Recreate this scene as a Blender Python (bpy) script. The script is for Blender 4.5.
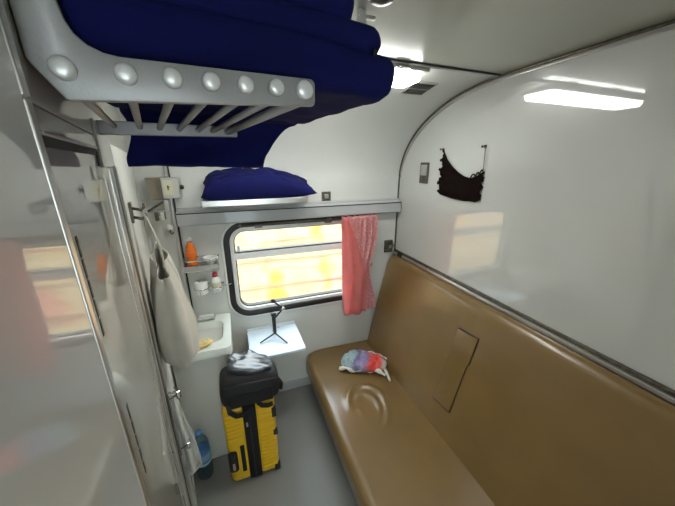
import bpy, bmesh, math, random
from mathutils import Vector, Matrix, noise
random.seed(7)
R = math.radians
scene = bpy.context.scene
C = scene.collection
for o in list(bpy.data.objects): bpy.data.objects.remove(o)

# ------------------------------------------------------------------ camera
F, YAW, PITCH = 282.0, 0.3583, 0.3078
CAM = Vector((0, 0, 1.75))
cd = bpy.data.cameras.new('camera'); cam = bpy.data.objects.new('camera', cd); C.objects.link(cam)
cd.sensor_width = 36; cd.lens = F / 675 * 36; cd.clip_start = .01
fw = Vector((math.sin(YAW) * math.cos(PITCH), math.cos(YAW) * math.cos(PITCH), -math.sin(PITCH)))
rt = Vector((math.cos(YAW), -math.sin(YAW), 0)); up = rt.cross(fw)
cam.matrix_world = Matrix(((rt.x, up.x, -fw.x, CAM.x), (rt.y, up.y, -fw.y, CAM.y), (rt.z, up.z, -fw.z, CAM.z), (0, 0, 0, 1)))
scene.camera = cam
# ------------------------------------------------------------------ light
scene.view_settings.view_transform = 'Standard'; scene.view_settings.look = 'None'
scene.view_settings.gamma = 1; scene.view_settings.use_curve_mapping = False
scene.view_settings.exposure = 0.0
wd = bpy.data.worlds.new('sky'); scene.world = wd; wd.use_nodes = True
wd.node_tree.nodes['Background'].inputs[0].default_value = (.78, .89, 1, 1)
wd.node_tree.nodes['Background'].inputs[1].default_value = 10
sl = bpy.data.lights.new('sun', 'SUN'); sun = bpy.data.objects.new('sun', sl); C.objects.link(sun)
sl.energy = 3; sl.angle = R(.6); sl.color = (1, .95, .86)
sun.rotation_euler = Vector((.12, .52, -.85)).to_track_quat('-Z', 'Y').to_euler()
LAMP = 23.0          # ceiling lamp diffuser emission strength

# ------------------------------------------------------------------ pixel -> place
def ray(px, py): return fw * F + rt * (px - 337.5) - up * (py - 253)
def on(px, py, ax, val):
    d = ray(px, py); return CAM + d * ((val - CAM[ax]) / d[ax])
WO = Vector((-.15, .332, 0)); A12 = R(12)
WU = Vector((math.cos(A12), math.sin(A12), 0)); WV = Vector((-math.sin(A12), math.cos(A12), 0))
def uv(u, v, z): return WO + WU * u + WV * v + Vector((0, 0, z))      # frame of the angled left wall
YW, XR, ZC = 1.874, 1.194, 2.127
Y0 = -.62
CY, CA, CB, CZ = 1.09, YW - 1.09, .475, 1.652                          # cove: elliptical quarter

# ------------------------------------------------------------------ materials
def mat(name, col, rough=.5, metal=0, spec=.5, coat=0, coat_r=.05, bump=0, bscale=200, vary=0, vscale=4, col2=None,
        coat_ior=1.5, trans=0, alpha=1, sheen=0, emit=0, emitc=None, ior=1.45, stretch=None, vlo=.35, vhi=.65):
    m = bpy.data.materials.new(name); m.use_nodes = True
    nt = m.node_tree; b = nt.nodes['Principled BSDF']; L = nt.links
    b.inputs['Base Color'].default_value = (*col, 1); b.inputs['Roughness'].default_value = rough
    b.inputs['Metallic'].default_value = metal; b.inputs['Specular IOR Level'].default_value = spec
    b.inputs['Coat Weight'].default_value = coat; b.inputs['Coat Roughness'].default_value = coat_r; b.inputs['Coat IOR'].default_value = coat_ior
    b.inputs['Transmission Weight'].default_value = trans; b.inputs['Alpha'].default_value = alpha
    b.inputs['Sheen Weight'].default_value = sheen; b.inputs['IOR'].default_value = ior
    if emit:
        b.inputs['Emission Color'].default_value = (*(emitc or col), 1); b.inputs['Emission Strength'].default_value = emit
    tc = nt.nodes.new('ShaderNodeTexCoord'); src = tc.outputs['Object']
    if stretch:
        mp = nt.nodes.new('ShaderNodeMapping'); mp.inputs['Scale'].default_value = stretch
        L.new(src, mp.inputs[0]); src = mp.outputs[0]
    if vary or col2:
        n = nt.nodes.new('ShaderNodeTexNoise'); n.inputs['Scale'].default_value = vscale; n.inputs['Detail'].default_value = 4
        L.new(src, n.inputs['Vector'])
        cr = nt.nodes.new('ShaderNodeValToRGB'); L.new(n.outputs['Fac'], cr.inputs[0])
        cr.color_ramp.elements[0].position = vlo; cr.color_ramp.elements[1].position = vhi
        c2 = col2 or tuple(max(0, x * (1 - vary)) for x in col)
        cr.color_ramp.elements[0].color = (*c2, 1); cr.color_ramp.elements[1].color = (*col, 1)
        L.new(cr.outputs[0], b.inputs['Base Color'])
    if bump:
        n2 = nt.nodes.new('ShaderNodeTexNoise'); n2.inputs['Scale'].default_value = bscale; n2.inputs['Detail'].default_value = 3
        L.new(tc.outputs['Object'], n2.inputs['Vector'])
        bp = nt.nodes.new('ShaderNodeBump'); bp.inputs['Strength'].default_value = bump; bp.inputs['Distance'].default_value = .004
        L.new(n2.outputs['Fac'], bp.inputs['Height']); L.new(bp.outputs[0], b.inputs['Normal'])
    return m
M = {}
M['lam'] = mat('white_laminate', (.54, .55, .52), .3, spec=.4, coat=1, coat_r=.018, coat_ior=1.95, vary=.04, vscale=3)
M['laml'] = mat('grey_laminate', (.66, .67, .65), .3, spec=.4, coat=1, coat_r=.012, coat_ior=2.0, vary=.04, vscale=3)
M['door'] = mat('door_laminate', (.50, .485, .44), .3, spec=.4, coat=1, coat_r=.02, coat_ior=1.6, vary=.05, vscale=3)
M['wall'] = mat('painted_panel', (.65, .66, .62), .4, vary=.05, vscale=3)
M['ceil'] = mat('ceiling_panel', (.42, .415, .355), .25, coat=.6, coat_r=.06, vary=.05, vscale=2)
M['floor'] = mat('grey_vinyl', (.275, .275, .26), .33, bump=.12, bscale=350, vary=.3, vscale=260, vlo=.3, vhi=.7)
M['alu'] = mat('brushed_aluminium', (.62, .61, .58), .3, metal=.9, vary=.15, vscale=12)
M['rack'] = mat('cast_aluminium', (.42, .415, .40), .45, metal=.35, bump=.1, bscale=300, vary=.15, vscale=10)
M['knob'] = mat('satin_knob', (.84, .83, .80), .34, metal=.35)
M['frame'] = mat('silver_frame', (.84, .85, .83), .3, metal=.1)
M['chrome'] = mat('chrome', (.78, .78, .77), .12, metal=1)
M['dark'] = mat('dark_gasket', (.025, .025, .023), .5)
M['rubber'] = mat('black_rubber', (.022, .019, .016), .45, bump=.05)
M['beam'] = mat('grey_painted_metal', (.45, .46, .46), .3, coat=.3, vary=.05)
M['brown'] = mat('brown_vinyl', (.20, .122, .040), .36, spec=.45, coat=.75, coat_r=.22, bump=.06, bscale=420, vary=.12, vscale=5)
M['navy'] = mat('navy_cotton', (.005, .0065, .070), .9, spec=.2, sheen=.0, bump=.25, bscale=500, vary=.25, vscale=6)
M['yellow'] = mat('yellow_shell', (.92, .57, .015), .28, coat=.4, vary=.06)
M['black'] = mat('black_fabric', (.012, .012, .013), .75, bump=.3, bscale=600)
M['leather'] = mat('black_coated_cloth', (.028, .036, .046), .3, coat=.6, coat_r=.25, bump=.15, bscale=30)
M['bplast'] = mat('black_plastic', (.016, .016, .017), .35)
M['white'] = mat('white_plastic', (.78, .80, .77), .3, coat=.3)
M['table'] = mat('pale_blue_laminate', (.72, .83, .92), .3, vary=.04, vscale=6)
M['cotton'] = mat('unbleached_cotton', (.60, .57, .49), .9, sheen=.2, bump=.4, bscale=300, vary=.12, vscale=8)
M['towel'] = mat('white_towel', (.70, .70, .64), .95, sheen=.3, bump=.5, bscale=250, vary=.1, vscale=8)
M['pink'] = mat('salmon_cloth', (.92, .34, .32), .8, sheen=.2, bump=.2, bscale=400, vary=.2, vscale=10)
M['pinkp'] = mat('patterned_pink_cloth', (.90, .58, .56), .8, sheen=.2, col2=(.72, .28, .28), vscale=55, vlo=.40, vhi=.62)
for k_, c_ in (('pink', (.95, .42, .40)), ('pinkp', (.90, .55, .53))):      # thin cloth lets daylight through
    nt_ = M[k_].node_tree; b_ = nt_.nodes['Principled BSDF']; o_ = [n for n in nt_.nodes if n.type == 'OUTPUT_MATERIAL'][0]
    t_ = nt_.nodes.new('ShaderNodeBsdfTranslucent'); t_.inputs[0].default_value = (*c_, 1); x_ = nt_.nodes.new('ShaderNodeMixShader'); x_.inputs[0].default_value = .5 if k_ == 'pink' else .25
    nt_.links.new(b_.outputs[0], x_.inputs[1]); nt_.links.new(t_.outputs[0], x_.inputs[2]); nt_.links.new(x_.outputs[0], o_.inputs[0])
M['boxb'] = mat('tan_box', (.27, .235, .18), .5, vary=.1)
M['dmetal'] = mat('tarnished_metal', (.20, .18, .145), .4, metal=.85, vary=.4, vscale=60)
M['net'] = mat('dark_brown_cord', (.013, .007, .006), .95, spec=.1, vary=.4, vscale=120)
M['orange'] = mat('orange_drink', (.75, .16, .008), .15, coat=.5)
M['amber'] = mat('orange_label', (.75, .15, .01), .4)
M['red'] = mat('red_plastic', (.62, .02, .04), .35)
M['spongey'] = mat('yellow_sponge', (.85, .62, .22), .9, bump=.6, bscale=120, vary=.25, vscale=40)
M['ceramic'] = mat('basin_white', (.74, .78, .72), .18, coat=.5)
M['cab'] = mat('basin_cabinet_grey', (.62, .63, .58), .38, vary=.04)
M['blue'] = mat('blue_cap', (.10, .28, .55), .35)
M['label'] = mat('blue_label', (.04, .18, .45), .4, col2=(.40, .62, .78), vscale=3, stretch=(.1, .1, 14))
M['grille'] = mat('grille_paint', (.42, .41, .36), .45)
M['paper'] = mat('tissue_paper', (.80, .80, .77), .9)
M['cream'] = mat('cream_label', (.62, .60, .42), .5)
M['hem'] = mat('white_hem', (.70, .68, .62), .9, bump=.4, bscale=200)
M['ground'] = mat('ballast', (.25, .22, .19), .9, vary=.5, vscale=20)
M['ledge'] = mat('facade_ledge', (.25, .15, .10), .8)
def glassm(name, col, fac, rough=.02):
    m = bpy.data.materials.new(name); m.use_nodes = True; nt = m.node_tree; nt.nodes.clear()
    o = nt.nodes.new('ShaderNodeOutputMaterial'); t = nt.nodes.new('ShaderNodeBsdfTransparent'); g = nt.nodes.new('ShaderNodeBsdfGlossy')
    t.inputs[0].default_value = (*col, 1); g.inputs['Roughness'].default_value = rough
    f = nt.nodes.new('ShaderNodeFresnel'); gm = nt.nodes.new('ShaderNodeNewGeometry'); mr = nt.nodes.new('ShaderNodeMapRange')      # thin sheet: same reflectance from both sides
    mr.inputs[3].default_value = fac; mr.inputs[4].default_value = 1 / fac
    nt.links.new(gm.outputs['Backfacing'], mr.inputs[0]); nt.links.new(mr.outputs[0], f.inputs[0])
    x = nt.nodes.new('ShaderNodeMixShader'); nt.links.new(f.outputs[0], x.inputs[0]); nt.links.new(t.outputs[0], x.inputs[1])
    nt.links.new(g.outputs[0], x.inputs[2]); nt.links.new(x.outputs[0], o.inputs[0]); return m
M['glass'] = glassm('window_glass', (.96, .97, .95), 1.45)
M['pet'] = glassm('clear_blue_plastic', (.80, .91, .97), 1.5, .06)
M['clear'] = glassm('clear_plastic', (.93, .94, .93), 1.5, .06)
M['lampc'] = mat('added_corridor_diffuser', (.9, .92, .9), .4, emit=LAMP * .8, emitc=(.99, 1, .96))  # glow of the added corridor lamp
M['lamp'] = mat('lit_diffuser', (.9, .92, .9), .4, emit=LAMP, emitc=(.99, 1, .96))
def facade():
    m = mat('streaked_facade', (.9, .8, .5), .8); nt = m.node_tree; b = nt.nodes['Principled BSDF']; L = nt.links
    tc = nt.nodes.new('ShaderNodeTexCoord')
    def nz(scale, seed, det=3):
        mp = nt.nodes.new('ShaderNodeMapping'); mp.inputs['Scale'].default_value = scale; mp.inputs['Location'].default_value = (seed, seed * .7, seed * 1.3)
        L.new(tc.outputs['Object'], mp.inputs[0]); n = nt.nodes.new('ShaderNodeTexNoise'); n.inputs['Detail'].default_value = det; n.inputs['Scale'].default_value = 1
        L.new(mp.outputs[0], n.inputs['Vector']); return n.outputs['Fac']
    def ramp(fac, pts):
        r = nt.nodes.new('ShaderNodeValToRGB'); L.new(fac, r.inputs[0])
        while len(r.color_ramp.elements) < len(pts): r.color_ramp.elements.new(.5)
        for e, (p, c) in zip(r.color_ramp.elements, pts): e.position = p; e.color = (*c, 1)
        return r.outputs[0]
    a = ramp(nz((1.3, 1, 1.1), 3.1, 2), [(.36, (.37, .150, .095)), (.45, (.34, .235, .118)), (.54, (.35, .265, .142)), (.63, (.38, .20, .030))])
    s = nz((1.1, 1, 16), 5.7, 2)
    sr = nt.nodes.new('ShaderNodeMapRange'); L.new(s, sr.inputs[0]); sr.inputs[1].default_value = .54; sr.inputs[2].default_value = .68; sr.inputs[4].default_value = .65
    mx = nt.nodes.new('ShaderNodeMixRGB'); L.new(sr.outputs[0], mx.inputs[0]); L.new(a, mx.inputs[1]); mx.inputs[2].default_value = (.24, .065, .042, 1)
    L.new(mx.outputs[0], b.inputs['Base Color']); return m
M['facade'] = facade()

# ------------------------------------------------------------------ mesh helpers
def link(name, me, m, parent=None, smooth=False):
    o = bpy.data.objects.new(name, me); C.objects.link(o)
    if m: me.materials.append(M[m] if isinstance(m, str) else m)
    if smooth:
        for p in me.polygons: p.use_smooth = True
    if parent: o.parent = parent; o.matrix_parent_inverse = parent.matrix_world.inverted()
    return o
class MB:
    def __init__(s): s.v = []; s.f = []
    def add(s, vs, fs):
        n = len(s.v); s.v += [tuple(x) for x in vs]; s.f += [tuple(i + n for i in f) for f in fs]; return s
    def bm(s, bm):
        bm.verts.index_update(); vs = [tuple(v.co) for v in bm.verts]; fs = [[v.index for v in f.verts] for f in bm.faces]; bm.free(); return s.add(vs, fs)
    def box(s, a, b, bev=0, seg=2, M4=None):
        bm = bmesh.new(); bmesh.ops.create_cube(bm, size=1)
        a = Vector(a); b = Vector(b); c = (a + b) / 2; d = b - a
        for v in bm.verts: v.co = Vector((v.co.x * d.x, v.co.y * d.y, v.co.z * d.z)) + c
        if bev: bmesh.ops.bevel(bm, geom=bm.edges[:], offset=bev, segments=seg, profile=.5, affect='EDGES')
        if M4 is not None: bm.transform(M4)
        return s.bm(bm)
    def tube(s, pts, r, n=8, cap=True):
        pts = [Vector(p) for p in pts]; rs = r if isinstance(r, (list, tuple)) else [r] * len(pts)
        vs = []; fs = []; ref = None
        for i, p in enumerate(pts):
            t = (pts[min(i + 1, len(pts) - 1)] - pts[max(i - 1, 0)]).normalized()
            if ref is None: ref = t.orthogonal().normalized()
            ref = (ref - t * ref.dot(t)); ref = ref.normalized() if ref.length > 1e-6 else t.orthogonal().normalized()
            bi = t.cross(ref)
            for k in range(n):
                a = 2 * math.pi * k / n; vs.append(p + (ref * math.cos(a) + bi * math.sin(a)) * rs[i])
        for i in range(len(pts) - 1):
            for k in range(n):
                k2 = (k + 1) % n; fs.append((i * n + k, i * n + k2, (i + 1) * n + k2, (i + 1) * n + k))
        if cap: fs.append(tuple(range(n))[::-1]); fs.append(tuple((len(pts) - 1) * n + k for k in range(n)))
        return s.add(vs, fs)
    def lathe(s, prof, base, axis=(0, 0, 1), n=24, sq=None):
        axis = Vector(axis).normalized(); a = axis.orthogonal().normalized(); b = axis.cross(a); base = Vector(base); vs = []; fs = []
        for r_, h in prof:
            for k in range(n):
                t = 2 * math.pi * k / n; vs.append(base + axis * h + (a * math.cos(t) + b * math.sin(t)) * r_)
        for i in range(len(prof) - 1):
            for k in range(n):
                k2 = (k + 1) % n; fs.append((i * n + k, i * n + k2, (i + 1) * n + k2, (i + 1) * n + k))
        fs.append(tuple(range(n))[::-1]); fs.append(tuple((len(prof) - 1) * n + k for k in range(n)))
        return s.add(vs, fs)
    def grid(s, P):     # P[i][j]
        n = len(P); m = len(P[0]); vs = [p for row in P for p in row]
        return s.add(vs, [(i * m + j, i * m + j + 1, (i + 1) * m + j + 1, (i + 1) * m + j) for i in range(n - 1) for j in range(m - 1)])
    def prism(s, poly, ext):   # poly: 3D points, ext: vector
        n = len(poly); e = Vector(ext); poly = [Vector(p) for p in poly]
        return s.add(poly + [p + e for p in poly], [tuple(range(n))[::-1], tuple(range(n, 2 * n))] + [(i, (i + 1) % n, n + (i + 1) % n, n + i) for i in range(n)])
    def bevel(s, off, seg=2, ang=30):
        bm = bmesh.new(); vs = [bm.verts.new(v) for v in s.v]
        for f in s.f: bm.faces.new([vs[i] for i in f])
        bmesh.ops.recalc_face_normals(bm, faces=bm.faces[:])
        ed = [e for e in bm.edges if e.is_manifold and e.calc_face_angle(0) > R(ang)]
        bmesh.ops.bevel(bm, geom=ed, offset=off, segments=seg, profile=.5, affect='EDGES', clamp_overlap=True)
        s.v = []; s.f = []; return s.bm(bm)
    def build(s, name, m, parent=None, smooth=False, fix=True, solid=0, sub=0, angle=None):
        me = bpy.data.meshes.new(name); me.from_pydata(s.v, [], s.f); me.update()
        if fix:
            bm = bmesh.new(); bm.from_mesh(me); bmesh.ops.recalc_face_normals(bm, faces=bm.faces[:]); bm.to_mesh(me); bm.free()
        if angle is not None: me.shade_smooth() if hasattr(me, 'shade_smooth') else None; me.set_sharp_from_angle(angle=R(angle))
        o = link(name, me, m, parent, smooth)
        if solid: md = o.modifiers.new('thick', 'SOLIDIFY'); md.thickness = solid; md.offset = 0
        if sub: md = o.modifiers.new('sub', 'SUBSURF'); md.levels = sub; md.render_levels = sub
        return o
def root(name, loc, label, cat, group=None):
    o = bpy.data.objects.new(name, None); C.objects.link(o); o.location = loc; o.empty_display_size = .05
    bpy.context.view_layer.update(); return tag(o, label, cat, group)
def tag(o, label, cat, group=None):
    o['label'] = label; o['category'] = cat
    if group: o['group'] = group
    return o
def struct(o): o['kind'] = 'structure'; return o
def rrect(x0, x1, z0, z1, r, n=8):     # rounded rectangle, counter-clockwise, in (x,z)
    out = []
    for cx, cz, a0 in ((x1 - r, z1 - r, 0), (x0 + r, z1 - r, 90), (x0 + r, z0 + r, 180), (x1 - r, z0 + r, 270)):
        for k in range(n + 1):
            a = R(a0 + 90 * k / n); out.append((cx + r * math.cos(a), cz + r * math.sin(a)))
    return out
def ring(mb, po, pi, y0, y1):          # ring between two outlines of equal length, extruded y0..y1
    n = len(po)
    vs = [(x, y0, z) for x, z in po] + [(x, y0, z) for x, z in pi] + [(x, y1, z) for x, z in pi] + [(x, y1, z) for x, z in po]
    fs = []
    for i in range(n):
        j = (i + 1) % n
        for a, b in ((0, 1), (1, 2), (2, 3), (3, 0)): fs.append((a * n + i, a * n + j, b * n + j, b * n + i))
    mb.add(vs, fs); return mb
def fbm(p, s=1): return noise.noise(Vector(p) * s) + .5 * noise.noise(Vector(p) * s * 2.1)

# ================================================================== SETTING
XL = -.15
# floor and ceiling
struct(MB().box((-.75, Y0 - .05, -.06), (XR + .1, YW + .069, 0)).build('floor', 'floor'))
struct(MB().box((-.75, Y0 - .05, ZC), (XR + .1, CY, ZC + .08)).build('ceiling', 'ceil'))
# cove between ceiling and window wall
P = []
for k in range(33):
    a = R(90 * k / 32); y = CY + CA * math.sin(a); z = CZ + CB * math.cos(a)
    P.append((y, z))
vs = [(x, y, z) for y, z in P for x in (-.75, XR + .1)]; ov = [(x, y + (.06 if i else 0), z + .08) for i, (y, z) in enumerate(P) for x in (-.75, XR + .1)]
fs = [(2 * i, 2 * i + 1, 2 * i + 3, 2 * i + 2) for i in range(32)]; n = len(vs)
fs2 = [(n + 2 * i, n + 2 * i + 1, n + 2 * i + 3, n + 2 * i + 2) for i in range(32)]
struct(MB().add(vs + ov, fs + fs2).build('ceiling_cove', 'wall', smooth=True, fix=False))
# window wall with a rounded opening
WX0, WX1, WZ0, WZ1, WR = -.075, .965, .725, 1.397, .135
hole = rrect(WX0, WX1, WZ0, WZ1, WR)
EX = .03; out = []; q4 = len(hole) // 4
for i, (x, z) in enumerate(hole):
    cxn = (WX1 + EX, WX0 - EX, WX0 - EX, WX1 + EX)[i // q4]; czn = (WZ1 + EX, WZ1 + EX, WZ0 - EX, WZ0 - EX)[i // q4]
    k = (i % q4) / (q4 - 1); c = i // q4
    if c in (0, 2): out.append((cxn, z if k < .5 else czn) if k < .5 else (x if k > .5 else cxn, czn))
    else: out.append((x if k < .5 else cxn, czn) if k < .5 else (cxn, z if k > .5 else czn))
w = MB(); ring(w, out, hole, YW, YW + .07)
w.box((-.75, YW, -.05), (WX0 - EX, YW + .07, CZ + .02)); w.box((WX1 + EX, YW, -.05), (XR + .1, YW + .07, CZ + .02))
w.box((WX0 - EX, YW, -.05), (WX1 + EX, YW + .07, WZ0 - EX)); w.box((WX0 - EX, YW, WZ1 + EX), (WX1 + EX, YW + .07, CZ + .02))
wall_w = struct(w.build('wall_window', 'wall'))
# right partition
struct(MB().box((XR, Y0 - .05, 0), (XR + .08, YW + .1, ZC + .1)).build('wall_right', 'lam'))
DX0, DX1, DZ = -.10, .36, 1.98       # unseen open doorway and corridor behind the camera, added to admit light
wb = MB().box((-.8, Y0 - .06, 0), (DX0, Y0, ZC + .1)); wb.box((DX1, Y0 - .06, 0), (XR + .1, Y0, ZC + .1)); wb.box((DX0, Y0 - .06, DZ), (DX1, Y0, ZC + .1))
struct(wb.build('wall_back', 'lam'))
YC = Y0 - .85
struct(MB().box((-1.6, YC - .05, -.06), (2.2, Y0 - .05, 0)).build('floor_corridor', 'floor'))
struct(MB().box((-1.6, YC - .05, ZC), (2.2, Y0 - .05, ZC + .08)).build('ceiling_corridor', 'ceil'))
for xx, nm in ((-1.65, 'wall_corridor_left'), (2.15, 'wall_corridor_right')): struct(MB().box((xx, YC - .05, 0), (xx + .06, Y0 - .05, ZC + .08)).build(nm, 'wall'))
wb = MB().box((-1.6, YC - .05, 0), (2.2, YC, .75)); wb.box((-1.6, YC - .05, 1.75), (2.2, YC, ZC + .05))
for a_, b_2 in ((-1.6, -.35), (.35, 2.2)): wb.box((a_, YC - .05, .75), (b_2, YC, 1.75))
struct(wb.build('wall_corridor', 'lam'))
struct(MB().box((-.35, YC - .03, .75), (.35, YC - .025, 1.75)).build('window_2', 'glass'))  # unseen corridor window, added for daylight through the doorway
cl = bpy.data.objects.new('added_corridor_lamp', None); C.objects.link(cl); cl.location = (.13, Y0 - .45, ZC); bpy.context.view_layer.update()  # lamp added out of view, lights the surfaces that face the camera
cl['label'] = 'unseen corridor ceiling lamp added to light surfaces facing the camera'; cl['category'] = 'lamp'
MB().box((-.5, Y0 - .56, ZC - .025), (.76, Y0 - .34, ZC), .005).build('lamp_housing', 'grille', cl)
MB().box((-.48, Y0 - .54, ZC - .055), (.74, Y0 - .36, ZC - .025), .01, 3).build('diffuser', 'lampc', cl)
# near left panel (parallel to the right wall)
wl = struct(MB().box((XL - .03, Y0, 0), (XL, .332, ZC), .0015).build('wall_left', 'laml'))
tr = struct(MB().box((XL - .032, .3305, 1.803), (XL + .0015, .341, ZC), .002).build('trim_1', 'alu'))
tr = struct(MB().box((XL - .032, .3305, 0), (XL + .0015, .341, 1.801), .002).build('trim_2', 'alu'))
# angled left wall: header above the door, pillar and the stretch behind the door jamb
def ubox(mb, u0, u1, v0, v1, z0, z1, bev=0):
    M4 = Matrix.Translation(WO) @ Matrix.Rotation(A12, 4, 'Z')
    return mb.box((u0, v0, z0), (u1, v1, z1), bev, 2, M4)
VE = (YW + .05 - .332) / math.cos(A12)
h = MB(); ubox(h, -.06, 0, .006, VE, 1.801, ZC, .001); struct(h.build('wall_left_header', 'door'))
h = MB(); ubox(h, -.06, -.0005, .006, .62, 1.779, 1.7995, .001); struct(h.build('trim_3', 'door'))
h = MB(); ubox(h, -.06, 0, .628, VE, 0, 1.7995, .001); struct(h.build('wall_left_rear', 'wall'))
h = MB(); ubox(h, -.3, -.06, -.2, VE, 0, ZC); struct(h.build('wall_left_outer', 'dark'))
# sliding door with its track and jambs
d = root('door_1', uv(0, .25, 0), 'grey sliding door beside the washbasin corner', 'door'); struct(d)
del d['label']; del d['category']
q = MB(); ubox(q, -.04, -.003, .008, .50, .005, 1.765, .001); leaf = q.build('door_leaf', 'door', d)
q = MB(); ubox(q, -.02, .002, .02, .355, 1.775, 1.779, .001); q.build('track', 'alu', d)
q = MB(); ubox(q, -.05, -.0015, .02, .36, 1.765, 1.775); q.build('track_gap', 'dark', d)
q = MB(); ubox(q, -.02, .000, .352, .372, 1.745, 1.772, .002); q.build('track_stop', 'dark', d)
q = MB(); ubox(q, -.016, .003, .372, .60, 1.742, 1.83, .002); q.build('cover_plate', 'door', d)
q = MB(); ubox(q, -.02, .002, .500, .535, 0, 1.742, .003); q.build('jamb_strip', 'alu', d)
q = MB(); ubox(q, -.05, -.001, .535, .61, 0, 1.742); q.build('jamb_gap', 'dark', d)
q = MB(); ubox(q, -.02, .003, .607, .635, 0, 1.742, .003); q.build('jamb_strip', 'alu', d)
for z0, z1, vv in ((1.549, 1.674, .047), (1.30, 1.43, .060)):
    q = MB(); ubox(q, -.006, -.0024, vv, vv + .008, z0, z1, .0005); s_ = q.build('finger_slot', 'dark', d)
    for k in range(1, 5):
        z = z0 + (z1 - z0) * k / 5
        q = MB(); ubox(q, -.004, -.002, vv - .0005, vv + .0085, z - .0012, z + .0012); q.build('slot_bar', 'door', s_)
q = MB(); ubox(q, -.004, -.002, .40, .403, .05, 1.72); q.build('door_moulding', 'alu', leaf)
# baseboard under the window
struct(MB().box((-.1, YW - .012, 0), (.47, YW, .085), .004).build('baseboard_window', 'beam'))
# trims around the right partition: vertical corner, cove curve and ceiling line
pts = [(XR - .004, YW - .006, .02), (XR - .004, YW - .006, CZ)] + [(XR - .004, y - .006 * math.sin(R(90 * k / 32)), z - .006 * math.cos(R(90 * k / 32))) for k, (y, z) in reversed(list(enumerate(P)))] + [(XR - .004, Y0, ZC - .006)]
struct(MB().tube(pts, .0055, 8).build('trim_4', 'dmetal', smooth=True))
pts2 = [(XR - .003, p[1] - .016 * (1 if p[1] > 1.2 else max(0, (p[1] - .4) / .8)), p[2] - (.014 if p[2] > CZ + .1 else 0)) for p in pts[1:]]
struct(MB().tube(pts2, .0045, 8).build('trim_5', 'alu', smooth=True))
struct(MB().box((-.6, CY - .004, ZC - .006), (XR - .01, CY + .004, ZC + .004), .002).build('trim_6', 'dark'))
struct(MB().box((-.6, CY + .010, ZC - .007), (XR - .01, CY + .022, ZC + .004), .003).build('trim_7', 'alu'))
# bottom rail of the white panel above the backrest
struct(MB().box((XR - .014, Y0, 1.083), (XR, YW - .01, 1.098), .003).build('trim_8', 'dmetal'))
struct(MB().box((XR - .024, Y0, 1.064), (XR, YW - .01, 1.083), .004).build('trim_9', 'alu'))
# horizontal seam and corner strip on the left part of the window wall
struct(MB().box((-.50, YW - .003, 1.552), (-.325, YW, 1.556)).build('trim_10', 'alu'))
struct(MB().box((-.332, YW - .018, .70), (-.312, YW, 1.80), .004).build('trim_11', 'alu'))
struct(MB().box((-.312, YW - .012, .70), (-.305, YW, 1.80)).build('trim_12', 'dark'))
# metal pelmet beam over the window
bprof = [(YW, 1.402), (YW - .052, 1.398), (YW - .062, 1.406), (YW - .062, 1.472), (YW - .052, 1.484), (YW - .030, 1.486), (YW - .028, 1.498), (YW, 1.500)]
struct(MB().prism([(-.302, y, z) for y, z in bprof], (XR + .302 - .008, 0, 0)).bevel(.002, 1).build('trim_13', 'beam'))
q = MB().box((-.30, YW - .064, 1.470), (XR - .01, YW - .060, 1.4765)); struct(q.build('beam_gap_shade', 'dark'))  # dark strip standing in for the shaded gap along the beam

# ------------------------------------------------------------------ window
win = bpy.data.objects.new('window_1', None); C.objects.link(win); win.location = ((WX0 + WX1) / 2, YW, WZ0); struct(win); bpy.context.view_layer.update()
def inset(d): return rrect(WX0 + d, WX1 - d, WZ0 + d, WZ1 - d, max(.02, WR - d))
ring(MB(), inset(-.014), inset(.004), YW - .010, YW + .004).bevel(.003, 1).build('window_surround', 'white', win)
ring(MB(), inset(.0), inset(.036), YW - .016, YW + .05).bevel(.005, 2).build('rubber_gasket', 'rubber', win)
ring(MB(), inset(.036), inset(.062), YW - .004, YW + .05).bevel(.004, 2).build('window_frame', 'frame', win)
ring(MB(), inset(.062), inset(.069), YW + .012, YW + .05).build('inner_seal', 'dark', win)
rail = MB().box((WX0 + .045, YW - .008, 1.146), (WX1 - .045, YW + .030, 1.190), .005).build('transom_rail', 'frame', win)
MB().box((WX0 + .06, YW - .002, 1.190), (WX1 - .06, YW + .03, 1.199)).build('rail_seal', 'dark', rail)
for a, b in ((.78, 1.15), (1.185, 1.345)):
    MB().box((WX0 + .05, YW + .034, a - .01), (WX1 - .05, YW + .038, b + .01)).build('window_pane', 'glass', win)
for x in (.125, .60):
    MB().box((x, YW - .026, 1.352), (x + .05, YW - .002, 1.376), .004).build('window_catch', 'dmetal', win)
MB().box((.005, YW - .014, 1.205), (.022, YW - .002, 1.245), .003).build('slide_latch', 'white', win)

# ------------------------------------------------------------------ outside
f_ = root('building_facade', (1.5, 3.9, -1.2), 'sunlit cream and orange streaked building wall outside the window', 'building')
MB().box((-7, 3.9, -1.2), (12, 4.1, 1.5)).build('facade_wall', 'facade', f_)
for z, hgt in ((-.55, .012), (.02, .008), (.42, .007), (.62, .006), (.95, .010), (1.32, .008)):
    MB().box((-7, 3.87, z), (12, 3.9, z + hgt)).build('ledge', 'ledge', f_)
struct(MB().box((-12, 2.0, -1.3), (16, 12, -1.2)).build('ground', 'ground'))

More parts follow.
